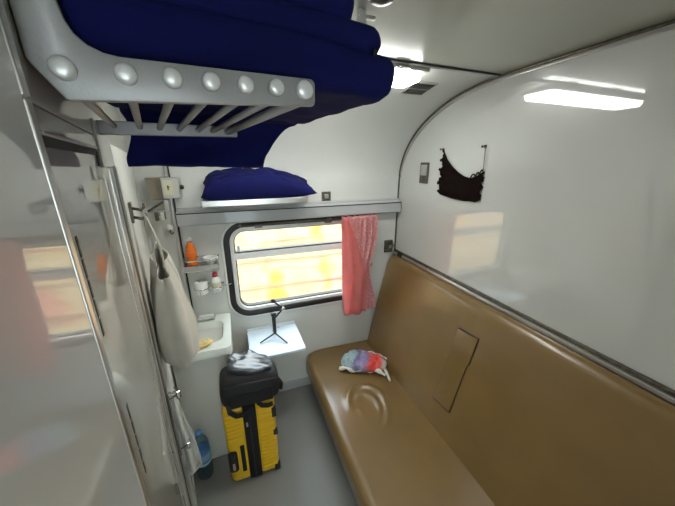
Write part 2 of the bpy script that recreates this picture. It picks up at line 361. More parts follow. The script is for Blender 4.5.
# ================================================================== BENCH
b_ = root('bench_seat', (.8, .6, 0), 'long brown vinyl bench seat with tall padded backrest', 'seat')
MB().box((.465, Y0 + .03, 0), (1.02, 1.84, .195), .004).build('plinth', 'beam', b_)
sc = on(368, 404, 2, .315)
def seat_prof(y):
    x0 = .408; e = 1.868 - y
    if e < .09: x0 += .09 - math.sqrt(max(0, .09 ** 2 - (.09 - e) ** 2))
    pts = [(x0 + .05, .19), (x0 + .012, .192), (x0 + .002, .205), (x0, .235), (x0 + .002, .268)]
    for k in range(1, 9):
        a = R(90 * k / 8); pts.append((x0 + .05 - .048 * math.cos(a), .268 + .046 * math.sin(a)))
    n = 46; xs = x0 + .05
    for k in range(1, n + 1):
        x = xs + (1.02 - xs) * k / n; z = .314 - .016 * ((x - xs) / .6)
        dx, dy = x - sc.x, y - sc.y; r_ = math.hypot(dx * 1.25, dy * .9) * (1 + .22 * noise.noise(Vector((dx * 7, dy * 7, 5))))
        ang = math.atan2(dy, dx)
        z += .018 * math.exp(-((r_ - .150) / .020) ** 2) * (.5 + .5 * math.sin(ang * .9 + .6)) + .015 * math.exp(-((r_ - .085) / .018) ** 2) * (.5 + .5 * math.cos(ang * 1.3 - .8)) - .006 * math.exp(-(r_ / .1) ** 2)
        z += .0025 * noise.noise(Vector((x * 5, y * 3, 0)))
        pts.append((x, z))
    return pts
ys = [Y0 + .02 + i * .05 for i in range(34)]; ys = [y for y in ys if y < 1.0] + [1.0 + .012 * i for i in range(69)] + [1.83, 1.842, 1.852, 1.86, 1.865, 1.868]
ys = sorted(set(y for y in ys if y <= 1.868))
G = [[(x, y, z) for x, z in seat_prof(y)] for y in ys]
s = MB().grid(G)
n_ = len(G[0]); s.f.append(tuple(range(n_))[::-1]); s.f.append(tuple((len(G) - 1) * n_ + i for i in range(n_)))
s.build('seat_cushion', 'brown', b_, smooth=True, fix=False)
# backrest: front surface x = .955 + .227 (z - .29)
SL = math.atan(.227); bx = lambda z: .955 + .227 * (z - .29)
M4 = Matrix.Translation((bx(.29), 0, .29)) @ Matrix.Rotation(SL, 4, 'Y')     # local z up the slope, local -x outwards
BH = (1.075 - .29) / math.cos(SL)
def back_pts():
    N = 60; rows = []
    yy = [Y0 + .02, Y0 + .03, Y0 + .06] + [Y0 + .1 + (1.75 - Y0 - .1) * i / 60 for i in range(61)] + [1.78, 1.81, 1.83, 1.845, 1.855, 1.862, 1.866]
    for y in yy:
        e = min(1.867 - y, y - Y0 - .015)
        top = BH - (0.06 - math.sqrt(max(0, .06 ** 2 - (.06 - e) ** 2)) if e < .06 else 0)
        thin = .035 - math.sqrt(max(0, .035 ** 2 - (.035 - e) ** 2)) if e < .035 else 0
        row = []
        zz = [-.06, 0, .05] + [.05 + (top - .1) * i / 24 for i in range(1, 25)]
        for z in zz:
            row.append(M4 @ Vector((thin - .004 * math.sin(math.pi * max(0, z) / BH) + .0015 * noise.noise(Vector((z * 6, y * 4, 3))), y, z)))
        for k in range(1, 9):
            a = R(90 * k / 8); row.append(M4 @ Vector((thin + .05 - .05 * math.cos(a), y, top - .05 + .05 * math.sin(a))))
        row.append(M4 @ Vector((.085, y, top))); row.append(M4 @ Vector((.085, y, -.06)))
        rows.append(row)
    return [[Vector((min(p.x, XR - .016), p.y, p.z)) if p.z < 1.05 else Vector((min(p.x, XR - .026), p.y, p.z)) for p in r] for r in rows]
G = back_pts(); s = MB().grid(G); n_ = len(G[0])
s.f.append(tuple(range(n_))[::-1]); s.f.append(tuple((len(G) - 1) * n_ + i for i in range(n_)))
back = s.build('backrest', 'brown', b_, smooth=True, fix=False)
# folded armrest let into the backrest, in a dark joint
Mi = M4.inverted()
def onback(px, py):
    n = Vector((math.cos(SL), 0, -math.sin(SL))); p0 = Vector((bx(.29), 0, .29)); d_ = ray(px, py); t = (p0 - CAM).dot(n) / d_.dot(n); return Mi @ (CAM + d_ * t)
cs = [onback(*q) for q in ((434, 397), (450, 412), (478, 339), (460, 329))]
cen = sum(cs, Vector()) / 4
def armshape(mb, grow, x0, x1, bev):
    poly = []
    for i, c_ in enumerate(cs):
        poly.append(c_ + (c_ - cen).normalized() * grow)
    tl, bl, br, tr_ = poly[3], poly[0], poly[1], poly[2]
    # small step in the outline near the top, as on the real armrest
    a = tl.lerp(bl, .30); b2 = tr_.lerp(br, .34); side = (tl - tr_).normalized() * .008
    pl = [bl, br, b2, b2 - side * 1.0, tr_ - side, tl + side * .6, a + side * .6, a]
    mb.prism([M4 @ Vector((x0, p.y, p.z)) for p in pl], (M4.to_3x3() @ Vector((x1 - x0, 0, 0)))); return mb.bevel(bev, 3)
armshape(MB(), .005, .01, -.0085, .0008).build('armrest_joint', 'dark', back)
arm = armshape(MB(), -.001, .01, -.0100, .003).build('folded_armrest', 'brown', b_, angle=50)
pc = onback(442, 392); MB().lathe([(.010, 0), (.010, .002), (.004, .003)], M4 @ Vector((-.0098, pc.y, pc.z)), M4.to_3x3() @ Vector((-1, 0, 0)), 14).build('armrest_button', 'brown', arm)

# ================================================================== CEILING LAMP AND VENT
l_ = root('ceiling_lamp', (.38, 1.24, 2.06), 'lit white fluorescent ceiling lamp beside the air vent', 'lamp')
MB().box((-.03, 1.112, 2.108), (.822, 1.300, 2.122), .004).build('lamp_housing', 'grille', l_)
MB().prism([(-.01, 1.128, 2.110), (-.01, 1.288, 2.110), (-.01, 1.272, 2.078), (-.01, 1.142, 2.078)], (.81, 0, 0)).bevel(.008, 3).build('diffuser', 'lamp', l_, angle=40)
for x in (.30, .66):
    MB().tube([(x, 1.106, 2.112), (x + .06, 1.106, 2.112)], .006, 8).build('clip', 'chrome', l_, smooth=True)
def covez(y): return CZ + CB * math.sqrt(max(0, 1 - ((y - CY) / CA) ** 2))
g_ = root('air_vent', (.93, 1.33, 2.09), 'small louvred air vent in the cove beside the lamp', 'vent')
x0, x1, y0, y1 = .862, .985, 1.262, 1.388
def cslab(xa, xb, ya, yb, d0, d1): return MB().prism([(xa, ya, covez(ya) - d0), (xa, yb, covez(yb) - d0), (xa, yb, covez(yb) - d1), (xa, ya, covez(ya) - d1)], (xb - xa, 0, 0))
cslab(x0, x1, y0, y1, .0005, .005).build('vent_plate', 'grille', g_)
for k in range(8):
    for (ya, yb) in ((y0 + .012, y0 + .060), (y0 + .070, y1 - .012)):
        xa = x0 + .006 + k * (x1 - x0 - .010) / 8
        cslab(xa, xa + .0085, ya, yb, .003, .0085).build('vent_slot', 'dark', g_)
c0 = on(381, 0, 2, ZC - .02)
s_ = root('ceiling_fitting', (c0.x, c0.y - .005, ZC), 'round black ceiling fitting with a chrome rim above the mattress', 'fitting')
MB().lathe([(.037, 0), (.038, -.004), (.036, -.006)], (c0.x, c0.y - .005, ZC), n=28).build('rim', 'chrome', s_, smooth=True)
MB().lathe([(.035, -.005), (.034, -.016), (.026, -.024), (.008, -.028)], (c0.x, c0.y - .005, ZC), n=28).build('black_dome', 'bplast', s_, smooth=True)
c1 = on(369, 19, 2, ZC - .02)
s_ = root('ceiling_bracket', (c1.x, c1.y, ZC), 'small grey metal bracket under the ceiling behind the folded mattress', 'bracket')
MB().box((c1.x - .03, c1.y - .004, ZC - .020), (c1.x + .018, c1.y + .010, ZC - .012), .003).build('arm', 'alu', s_)
MB().box((c1.x - .03, c1.y - .006, ZC - .05), (c1.x - .008, c1.y + .016, ZC), .006).build('block', 'grille', s_)

# ================================================================== RACK AND MATTRESS
r_ = root('luggage_rack', uv(0, .23, 1.81), 'grey metal luggage rack with knobbed end plate and rods', 'rack')
tilt = .045
def plate(v0, v1, full):
    top = [(.285, 1.8475), (.07, 1.848)] + [(.07 - .036 * math.sin(R(a)), 1.848 + .030 * (1 - math.cos(R(a)))) for a in (20, 40, 60, 80)]
    pl = [(.022, 1.806), (.288, 1.814), (.290, 1.820), (.290, 1.843)] + top
    pl += ([(.030, 1.90), (.024, ZC - .003), (.001, ZC - .003), (.001, 1.838)] if full else [(.030, 1.90), (.001, 1.90), (.001, 1.838)])
    return [uv(u, v0, z + tilt * u * (1 if z < 1.9 else 0)) for u, z in pl], WV * (v1 - v0)
MB().prism(*plate(.034, .044, True)).bevel(.0025, 2).build('end_plate', 'rack', r_, angle=40)
MB().prism([uv(u, .415, z) for u, z in ((.002, 1.805), (.275, 1.812), (.275, 1.836), (.002, 1.832))], WV * .01).bevel(.002, 1).build('end_plate', 'rack', r_, angle=40)
ks = [.0255, .073, .114, .153, .192, .231, .271]; kb = [.030, .074, .110, .148, .186, .218, .252]
for i, k in enumerate(ks):
    big = i in (0, 6); z = 1.832 + tilt * k
    rr = (.0100, .0098, .0098, .0098, .0098, .0098, .0118)[i]
    MB().lathe([(rr, 0), (rr, .006), (rr * .95, .0075), (rr * .8, .0090), (rr * .45, .0100), (rr * .1, .0103)], uv(k, .034, z), -WV, 20).build('knob', 'knob', r_, smooth=True)
    MB().tube([uv(k, .044, z - .010), uv(kb[i], .416, 1.823)], .0055 if i < 6 else .0075, 10).build('rod', 'rack', r_, smooth=True)

m_ = root('folded_mattress', uv(.23, .23, 1.845), 'folded navy blue mattress piled on the metal luggage rack', 'mattress')
def slab(mb, u0, u1, v0, v1, z0, z1, rb, seed, amp=.004, sag=0, nu=44, nv=34, slope=0):
    # closed cushion: superelliptic shell in the rack frame
    cu, cv, cz = (u0 + u1) / 2, (v0 + v1) / 2, (z0 + z1) / 2; hu, hv, hz = (u1 - u0) / 2, (v1 - v0) / 2, (z1 - z0) / 2
    bm = bmesh.new(); bmesh.ops.create_cube(bm, size=2)
    bmesh.ops.subdivide_edges(bm, edges=bm.edges[:], cuts=22, use_grid_fill=True)
    for vtx in bm.verts:
        p = vtx.co.copy()
        a = Vector((p.x * hu, p.y * hv, p.z * hz)); lim = Vector((hu - rb, hv - rb, max(.001, hz - rb)))
        core = Vector((max(-lim.x, min(lim.x, a.x)), max(-lim.y, min(lim.y, a.y)), max(-lim.z, min(lim.z, a.z))))
        dlt = a - core
        if dlt.length > 1e-6:
            mxn = max(abs(dlt.x), abs(dlt.y), abs(dlt.z)); q_ = core + dlt.normalized() * min(rb, mxn * 1.0)
        else: q_ = a
        nn = (q_ - Vector((0, 0, 0))); n3 = Vector((p.x ** 5 / hu, p.y ** 5 / hv, p.z ** 5 / hz * 1.0)); n3 = n3.normalized() if n3.length else n3
        ws = noise.noise(Vector((q_.x * 9 + seed, q_.y * 22, q_.z * 30 + seed))) * amp + noise.noise(Vector((q_.x * 30 + seed, q_.y * 8 + q_.x * 20, seed))) * amp * .5
        q_ += n3 * ws
        uu, vv, z = q_.x + cu, q_.y + cv, q_.z + cz
        z -= sag * max(0, (uu - .26) / .2) ** 1.5 * (.4 + .6 * max(0, (vv - v0) / (v1 - v0)))
        z += slope * (uu - u0)
        vtx.co = uv(uu, vv, z)
    return mb.bm(bm)
mm = MB()
slab(mm, .02, .468, .052, .425, 1.853, 1.923, .028, 1.3, .005, .012, slope=.02)
slab(mm, .015, .434, .056, .42, 1.912, 1.957, .022, 4.1, .004, 0, slope=.01)
slab(mm, .015, .385, .060, .41, 1.945, 2.03, .034, 7.7, .006)
mm.build('mattress_layers', 'navy', m_, smooth=True)
fl = []
NU, NT = 40, 18
for side in (0, 1):
    pass
flap = MB(); G = []
for j in range(NT + 1):
    t = j / NT; row = []
    if t < .3: zt = 1.868 - .012 * t / .3; vt = .385 + .055 * t / .3
    else: zt = 1.856 - (t - .3) / .7 * .113; vt = .440 + .012 * math.sin((t - .3) / .7 * math.pi)
    tt = max(0, (t - .3) / .7)
    ua = .045 + .010 * math.sin(tt * 5) + .004 * tt; ub = .440 - .098 * (tt ** .6)
    for i in range(NU + 1):
        k = i / NU; u = ua + (ub - ua) * k
        wr = .007 * math.sin(k * 9 + tt * 7) * tt + .004 * noise.noise(Vector((u * 30, tt * 6, 1)))
        row.append(uv(u, vt + wr, zt + .003 * math.sin(k * 6)))
    G.append(row)
flap.grid(G).build('hanging_cover', 'navy', m_, smooth=True, solid=.012)
zp = uv(.408, .052, 1.918); MB().box(zp - Vector((.003, .003, .006)), zp + Vector((.003, .002, .003)), .001).build('zip_pull', 'bplast', m_)

# ================================================================== SHELF AND PILLOW
s_ = root('wall_shelf', (.15, 1.80, 1.51), 'narrow white metal shelf above the window carrying a pillow', 'shelf')
MB().box((-.145, 1.655, 1.542), (.428, YW, 1.550), .002).build('shelf_board', 'white', s_)
MB().box((-.148, 1.640, 1.527), (.431, 1.656, 1.564), .004).build('front_lip', 'alu', s_)
for x in (-.149, .426): MB().box((x, 1.645, 1.527), (x + .006, YW, 1.560), .002).build('end_cap', 'alu', s_)
def pillow(mb, c_, a, b, h_, rz, tx, seed):
    N = 36; top = []; bot = []
    for i in range(N + 1):
        rt_ = []; rb_ = []
        for j in range(N + 1):
            x = -1 + 2 * i / N; y = -1 + 2 * j / N
            pin = 1 - .07 * (1 - abs(x) ** 2) * (abs(y) ** 3) ; pin2 = 1 - .06 * (1 - y * y) * abs(x) ** 3
            e = max(0, (1 - x ** 4) * (1 - y ** 4)) ** .42 * (1 - .62 * max(0, x) ** 1.6)
            wr = .012 * noise.noise(Vector((x * 2.5 + seed, y * 3.5, 0))) + .030 * abs(noise.noise(Vector((x * 4 + y * 2, y * 1.2 - x, seed)))) 
            rt_.append(Vector((x * a * pin2, y * b * pin, h_ * e + wr * e))); rb_.append(Vector((x * a * pin2, y * b * pin, -h_ * .55 * e)))
        top.append(rt_); bot.append(rb_)
    T = Matrix.Translation(c_) @ Matrix.Rotation(rz, 4, 'Z') @ Matrix.Rotation(tx, 4, 'X')
    mb.grid([[T @ p for p in r] for r in top]); mb.grid([[T @ p for p in r] for r in bot]); return mb
o = pillow(MB(), Vector((.170, 1.745, 1.612)), .315, .128, .092, 0, R(14), 2.2).build('pillow', 'navy', smooth=True)
bm = bmesh.new(); bm.from_mesh(o.data); bmesh.ops.remove_doubles(bm, verts=bm.verts[:], dist=1e-5); bmesh.ops.recalc_face_normals(bm, faces=bm.faces[:]); bm.to_mesh(o.data); bm.free()
tag(o, 'navy blue pillow lying on the shelf above the window', 'pillow')

# ================================================================== CURTAIN
r_ = root('curtain_rod', (.55, YW - .04, 1.372), 'thin brown metal curtain rod across the top of the window', 'rod')
MB().tube([(.02, YW - .035, 1.378), (1.0, YW - .035, 1.378)], .006, 8).build('rod', 'dmetal', r_, smooth=True)
for x in (.03, .985): MB().box((x, YW - .045, 1.368), (x + .014, YW, 1.388), .002).build('bracket', 'dmetal', r_)
MB().box((.612, YW - .05, 1.362), (.64, YW - .022, 1.392), .004).build('stopper', 'dmetal', r_)
c_ = root('curtain', (.86, YW - .04, .63), 'gathered pink curtain pulled aside at the end of the rod', 'curtain')
G = []; NI, NJ = 110, 40
for j in range(NJ + 1):
    t = j / NJ; z = 1.395 - t * .755; row = []
    xl = .712 + .012 * t; xr = .985 + .012 * t - .055 * math.exp(-((t - .55) / .22) ** 2)
    for i in range(NI + 1):
        k = i / NI; x = xl + (xr - xl) * k
        am = .042 * (1 - .3 * t) ; ph = k * 2 * math.pi * 6 + .8 * noise.noise(Vector((k * 4, t * 2, 0)))
        y = YW - .064 + am * math.sin(ph) + .008 * noise.noise(Vector((k * 8, t * 5, 9)))
        row.append((x + .006 * math.sin(ph * 2), y, z + .006 * math.sin(k * 20) * t))
    G.append(row)
MB().grid(G).build('curtain_cloth', 'pinkp', c_, smooth=True, solid=.0015)
G = []
for j in range(NJ + 1):
    t = j / NJ; z = 1.392 - t * .745; row = []
    w_ = .035 + .155 * min(1, t / .55) - .03 * max(0, t - .6)
    for i in range(41):
        k = i / 40; x = .702 + .014 * t + w_ * k
        y = YW - .112 - .014 * math.sin(k * math.pi) + .013 * math.sin(k * 13 + t * 3) + .004 * noise.noise(Vector((k * 6, t * 8, 3)))
        row.append((x, y, z + .004 * math.sin(k * 9)))
    G.append(row)
MB().grid(G).build('curtain_lining', 'pink', c_, smooth=True, solid=.0015)
h_ = root('curtain_hook', (.955, YW, 1.0), 'small metal tieback hook on the wall beside the curtain', 'hook')
MB().box((.965, YW - .006, .985), (.985, YW, 1.03), .003).build('hook_plate', 'dmetal', h_)
MB().tube([(.975, YW - .005, .995), (.975, YW - .025, .985), (.975, YW - .03, 1.0), (.975, YW - .028, 1.012)], .003, 6).build('hook_arm', 'dmetal', h_, smooth=True)

# ================================================================== WALL PLATES, LATCH, NET
p_ = root('wall_socket', (.61, YW, 1.53), 'small square metal socket plate on the wall beside the pillow', 'socket')
MB().box((.585, YW - .008, 1.503), (.650, YW, 1.566), .003).build('plate', 'dmetal', p_)
MB().box((.603, YW - .014, 1.520), (.632, YW - .006, 1.549), .003).build('catch', 'alu', p_)
for x, z in ((.593, 1.511), (.642, 1.558)): MB().lathe([(.004, 0), (.003, .002)], (x, YW - .008, z), (0, -1, 0), 10).build('screw', 'chrome', p_)
p_ = root('switch_plate', (XR, 1.58, 1.69), 'grey metal switch plate on the white panel beside the net', 'switch')
MB().box((XR - .008, 1.535, 1.625), (XR, 1.622, 1.755), .004).build('plate', 'dmetal', p_)
MB().box((XR - .012, 1.548, 1.675), (XR - .006, 1.610, 1.742), .003).build('face', 'alu', p_)
MB().lathe([(.012, 0), (.012, .006), (.008, .009)], (XR - .008, 1.579, 1.652), (-1, 0, 0), 14).build('button', 'dmetal', p_, smooth=True)
p_ = root('berth_latch', (1.13, YW - .02, 1.12), 'tarnished metal latch in the corner above the backrest', 'latch')
MB().box((1.092, YW - .012, 1.075), (1.165, YW, 1.175), .004).build('plate', 'dmetal', p_)
MB().tube([(1.10, YW - .012, 1.10), (1.115, YW - .045, 1.115), (1.145, YW - .045, 1.145), (1.155, YW - .012, 1.155)], .010, 10).build('handle', 'dmetal', p_, smooth=True)
MB().lathe([(.016, 0), (.016, .02), (.010, .028)], (1.135, YW - .012, 1.125), (0, -1, 0), 16).build('boss', 'alu', p_, smooth=True)
MB().box((XR - .03, 1.735, 1.062), (XR - .012, 1.79, 1.094), .003).build('rail_clip', 'dark', p_)

n_ = root('macrame_net', (XR, 1.27, 1.57), 'dark brown knotted cord net hanging on the white panel', 'net')
def W(px, py, off=.010): return on(px, py, 0, XR - off)
topc = [(443.5, 151), (447, 160), (452, 167), (458, 173), (464, 177), (470, 179), (476, 177), (480, 175), (484, 172)]
botc = [(438, 190), (441, 193), (447, 195), (453, 197), (459, 198), (464, 199), (469, 199), (475, 200), (479, 198)]
def lerpc(c__, t):
    f = t * (len(c__) - 1); i = min(int(f), len(c__) - 2); f -= i; return (c__[i][0] + (c__[i + 1][0] - c__[i][0]) * f, c__[i][1] + (c__[i + 1][1] - c__[i][1]) * f)
def S(a, b):
    a = max(0, min(1, a)); b = max(0, min(1, b)); p = lerpc(topc, a); q = lerpc(botc, a); w_ = 1.6 * math.sin(b * math.pi * 7) * (1 - min(1, a * 8)) - 1.6 * math.sin(b * math.pi * 6) * max(0, a * 8 - 7)
    return W(p[0] + (q[0] - p[0]) * b + w_, p[1] + (q[1] - p[1]) * b, .009)
net = MB(); NS = 22
for d_ in (1, -1):
    for k in range(-14, NS + 15):
        pts = []
        for j in range(15):
            b = j / 14; a = (k + d_ * j * .9) / NS
            if 0 <= a <= 1:
                p = S(a, b); p.x += .003 * d_ * (1 if j % 2 else -1); pts.append(p)
        if len(pts) > 1: net.tube(pts, .0037, 5)
net.grid([[S(i / 24, (.05 if i < 12 else .05 + .030 * (i - 12)) + (.93 if i < 12 else .93 - .030 * (i - 12)) * j / 12) + Vector((.004, 0, 0)) + Vector((-.003, 0, 0)) * ((i + j) % 2) for j in range(13)] for i in range(25)])
for b in (0, .33, .66, 1.0): net.tube([S(i / 40, b) for i in range(41)], .0042, 5)
for i in range(24):
    p = S(i / 23, 1); net.lathe([(.003, -.009), (.0085, -.002), (.003, .006)], p - Vector((0, 0, .003)), n=6)
for k in range(9):
    p = S(.001, k / 8.5); net.lathe([(.003, -.008), (.008, 0), (.003, .008)], p, n=6)
for a_, b_2 in ((.62, .74), (.72, .86), (.84, .98)):
    net.tube([S(a_, .02)] + [S(a_ + (b_2 - a_) * k / 6, 0) + Vector((0, 0, .020 * math.sin(k / 6 * math.pi))) for k in range(1, 6)] + [S(b_2, .02)], .0035, 5)
net.build('net', 'net', n_, smooth=True)
pin = W(485.5, 147, .014)
MB().tube([pin, S(.99, .02).lerp(pin, .5), S(.99, .02)], .0022, 6).build('hanging_string', 'dmetal', n_)
for q in ((485.5, 146.5), (443.5, 149.5)):
    a = W(*q, 0); MB().lathe([(.009, 0), (.008, .004), (.004, .006), (.004, .018), (.007, .022)], a, (-1, 0, 0), 12).build('wall_hook', 'dmetal', n_, smooth=True)

# ================================================================== WASHBASIN CORNER
b_ = root('washbasin_unit', (-.24, 1.66, 0), 'white corner washbasin on a grey cabinet below the bottle holders', 'washbasin')
BX0, BX1, BY0 = -.385, -.083, 1.460
MB().box((BX0, BY0 + .012, 0), (BX1 - .012, YW - .002, .735), .004).build('cabinet', 'cab', b_)
outer = rrect(BX0, BX1, BY0, YW - .003, .03, 6); inner = rrect(BX0 + .03, BX1 - .045, BY0 + .075, YW - .09, .05, 6)
def at(z): return lambda l: [(x, y, z) for x, y in l]
tb = MB(); n0 = len(outer)
rings = [[(x, y, .732) for x, y in outer], [(x, y, .770) for x, y in outer], [(x * .985 + (BX0 + BX1) / 2 * .015, y * .985 + 1.66 * .015, .778) for x, y in outer],
         [(x, y, .778) for x, y in inner], [(x * .97 + (BX0 + BX1) / 2 * .03, y * .97 + 1.64 * .03, .765) for x, y in inner],
         [(x * .75 + (BX0 + BX1) / 2 * .25, y * .75 + 1.64 * .25, .665) for x, y in inner], [(x * .35 + (BX0 + BX1) / 2 * .65, y * .35 + 1.64 * .65, .648) for x, y in inner]]
for rg in rings: tb.v += rg
for i in range(len(rings) - 1):
    for k in range(n0): tb.f.append((i * n0 + k, i * n0 + (k + 1) % n0, (i + 1) * n0 + (k + 1) % n0, (i + 1) * n0 + k))
tb.f.append(tuple((len(rings) - 1) * n0 + k for k in range(n0)))
tb.build('basin', 'ceramic', b_, angle=35, fix=False)
MB().lathe([(.018, 0), (.018, .003), (.012, .004)], ((BX0 + BX1) / 2, 1.64, .648), n=16).build('drain', 'chrome', b_, smooth=True)
ta = MB(); ta.lathe([(.018, 0), (.016, .02), (.011, .03), (.011, .07), (.014, .075), (.014, .09), (.006, .094)], (-.315, 1.80, .778), n=16)
ta.tube([(-.315, 1.80, .842), (-.300, 1.775, .852), (-.285, 1.73, .848), (-.282, 1.715, .832)], .008, 10); ta.build('tap', 'chrome', b_, smooth=True)
MB().box((-.338, 1.785, .872), (-.292, 1.815, .880), .003).build('tap_lever', 'chrome', b_)
MB().lathe([(.012, 0), (.011, .006), (.004, .008)], (BX1 - .012, 1.62, .55), (1, 0, 0), 16).build('cabinet_knob', 'white', b_, smooth=True)
# soap dish at the back rim
s_ = root('soap_dish', (-.235, 1.815, .779), 'rectangular chrome soap dish with white soap on the basin rim', 'dish')
ring(MB(), rrect(-.288, -.175, .779, .809, .006, 3), rrect(-.283, -.180, .783, .805, .004, 3), 1.79, 1.80).build('rim', 'chrome', s_)
MB().box((-.287, 1.798, .779), (-.176, 1.852, .786), .002).build('tray', 'chrome', s_)
MB().box((-.278, 1.80, .786), (-.185, 1.845, .806), .007, 3).build('soap', 'white', s_)
a = on(203, 346, 2, .78)
s_ = root('sponge', (a.x, a.y, .779), 'round yellow sponge on the front rim of the washbasin', 'sponge')
sp = MB(); G = []
for i in range(13):
    r_ = i / 12; row = []
    for k in range(33):
        t = 2 * math.pi * k / 32; rad = .041 * math.sin(r_ * math.pi) ** .55 * (1 + .05 * math.sin(3 * t)); z = .792 - .010 * math.cos(r_ * math.pi) + .0015 * noise.noise(Vector((math.cos(t) * 3, math.sin(t) * 3, r_ * 4)))
        row.append((a.x + 1.25 * rad * math.cos(t), a.y + .008 + rad * .95 * math.sin(t), z + .002))
    G.append(row)
sp.grid(G).build('sponge_body', 'spongey', s_, smooth=True)
sp = MB(); sp.tube([(a.x + .03 * math.cos(R(t)), a.y + .008 + .022 * math.sin(R(t)), .8035) for t in range(0, 361, 20)], .004, 6).build('rim_fold', 'cream', s_, smooth=True)

# bottle holder (upper) with two sunk places
h_ = root('bottle_holder', (-.20, YW, 1.13), 'metal two place bottle holder on the wall beside the window', 'holder')
HX0, HX1, HY0 = -.308, -.112, 1.775
MB().box((HX0, HY0, 1.128), (HX1, YW, 1.134), .002).build('holder_floor', 'chrome', h_)
lp = rrect(HX0, HX1, HY0, YW + .03, .04, 6)
MB().tube([(x, min(y, YW - .002), 1.196) for x, y in lp + lp[:1]], .0045, 8).build('guard_ring', 'chrome', h_, smooth=True)
MB().box((HX0 + .004, HY0 + .001, 1.132), (HX1 - .004, HY0 + .004, 1.165), .001).build('front_plate', 'alu', h_)
for x in (HX0, HX1 - .004): MB().box((x, HY0 + .03, 1.13), (x + .004, YW, 1.198), .001).build('side_plate', 'alu', h_)
MB().tube([(-.205, HY0, 1.196), (-.205, YW, 1.196)], .004, 8).build('divider_bar', 'chrome', h_, smooth=True)
b_ = root('orange_drink_bottle', (-.258, 1.822, 1.135), 'small orange soft drink bottle with white cap in the holder', 'bottle')
prof = [(.020, 0), (.027, .004), (.029, .015), (.0275, .045), (.026, .065), (.029, .085), (.029, .115), (.024, .140), (.014, .160), (.0125, .170)]
MB().lathe(prof, (-.258, 1.822, 1.1345), n=24).build('bottle_body', 'orange', b_, smooth=True)
MB().lathe([(.0292, .086), (.0296, .088), (.0296, .114), (.0292, .116)], (-.258, 1.822, 1.1345), n=24).build('bottle_label', 'amber', b_, smooth=True)
MB().lathe([(.0125, .168), (.0125, .180)], (-.258, 1.822, 1.1345), n=20).build('bottle_neck', 'clear', b_, smooth=True)
MB().lathe([(.0145, .178), (.0145, .194), (.013, .196)], (-.258, 1.822, 1.1345), n=20).build('bottle_cap', 'white', b_, smooth=True)
d_ = root('glass_dish', (-.158, 1.825, 1.136), 'shallow white dish in the metal bottle holder', 'dish')
MB().lathe([(.022, 0), (.034, .05), (.040, .066), (.037, .066), (.030, .05), (.018, .006)], (-.158, 1.825, 1.135), n=24).build('dish_body', 'white', d_, smooth=True)
# wire holder (lower)
h_ = root('wire_cup_holder', (-.20, YW, .98), 'wire cup holder on the wall below the bottle holder', 'holder')
def loop(cx, cy, r_, z, n=20): return [(cx + r_ * math.cos(2 * math.pi * k / n), cy + r_ * math.sin(2 * math.pi * k / n), z) for k in range(n + 1)]
for cx in (-.232, -.145):
    MB().tube(loop(cx, 1.826, .041, 1.0), .003, 6).build('wire_ring', 'chrome', h_, smooth=True)
    w_ = MB()
    for aa in (20, 140, 260): w_.tube([(cx + .041 * math.cos(R(aa)), 1.826 + .041 * math.sin(R(aa)), 1.0), (cx + .038 * math.cos(R(aa)), 1.826 + .038 * math.sin(R(aa)), .962), (cx, 1.826, .958)], .0025, 6)
    w_.build('cup_wires', 'chrome', h_, smooth=True)
MB().box((-.27, YW - .006, .992), (-.10, YW, 1.008), .002).build('back_bar', 'chrome', h_)
MB().tube([(-.104, 1.826, 1.0), (-.07, 1.81, 1.004), (-.058, 1.80, 1.014)], .003, 6).build('side_hook', 'chrome', h_, smooth=True)
o = MB().lathe([(.030, 0), (.037, .004), (.038, .075), (.034, .083), (.014, .085), (.013, .06)], (-.232, 1.826, .962), n=28).build('tissue_roll', 'paper', angle=40)
tag(o, 'white tissue roll standing in the wire cup holder', 'tissue roll')
b_ = root('sanitiser_bottle', (-.145, 1.826, .962), 'small white bottle with red cap in the wire cup holder', 'bottle')
MB().lathe([(.024, 0), (.028, .004), (.028, .085), (.022, .098), (.012, .104), (.012, .108)], (-.145, 1.826, .962), n=24).build('bottle_body', 'white', b_, smooth=True)
MB().lathe([(.0283, .03), (.0286, .031), (.0286, .07), (.0283, .071)], (-.145, 1.826, .962), n=24).build('bottle_label', 'cream', b_, smooth=True)
MB().lathe([(.015, .106), (.015, .126), (.012, .129)], (-.145, 1.826, .962), n=20).build('bottle_cap', 'red', b_, smooth=True)

# electric box and fitting in the corner
o = root('wall_box', (-.37, YW, 1.56), 'flat tan box fixed in the corner of the wall above the hooks', 'box')
MB().box((-.418, YW - .05, 1.556), (-.346, YW, 1.672), .003).build('box_body', 'boxb', o)
MB().box((-.421, YW - .052, 1.667), (-.343, YW, 1.676), .002).build('box_lid', 'boxb', o)
o = root('shaver_outlet', (-.29, 1.82, 1.57), 'silver outlet unit with a pale label and a black knob', 'outlet')
MB().box((-.344, 1.79, 1.566), (-.256, YW - .02, 1.676), .004).build('outlet_body', 'alu', o)
MB().box((-.334, 1.786, 1.582), (-.288, 1.791, 1.662), .001).build('outlet_label', 'cream', o)
mk = MB(); mk.box((-.315, 1.7845, 1.612), (-.309, 1.7862, 1.636)); mk.box((-.309, 1.7845, 1.626), (-.302, 1.7862, 1.630)); mk.build('label_mark', 'dark', o)
MB().lathe([(.012, 0), (.012, .014), (.008, .018)], (-.256, 1.81, 1.624), (1, 0, 0), 14).build('outlet_knob', 'bplast', o, smooth=True)
o = root('folding_bracket', (-.36, 1.80, 1.49), 'triangular folding metal bracket under the silver outlet', 'bracket')
MB().tube([(-.43, 1.80, 1.500), (-.335, 1.79, 1.556)], .006, 8).build('diagonal_strut', 'dmetal', o, smooth=True)
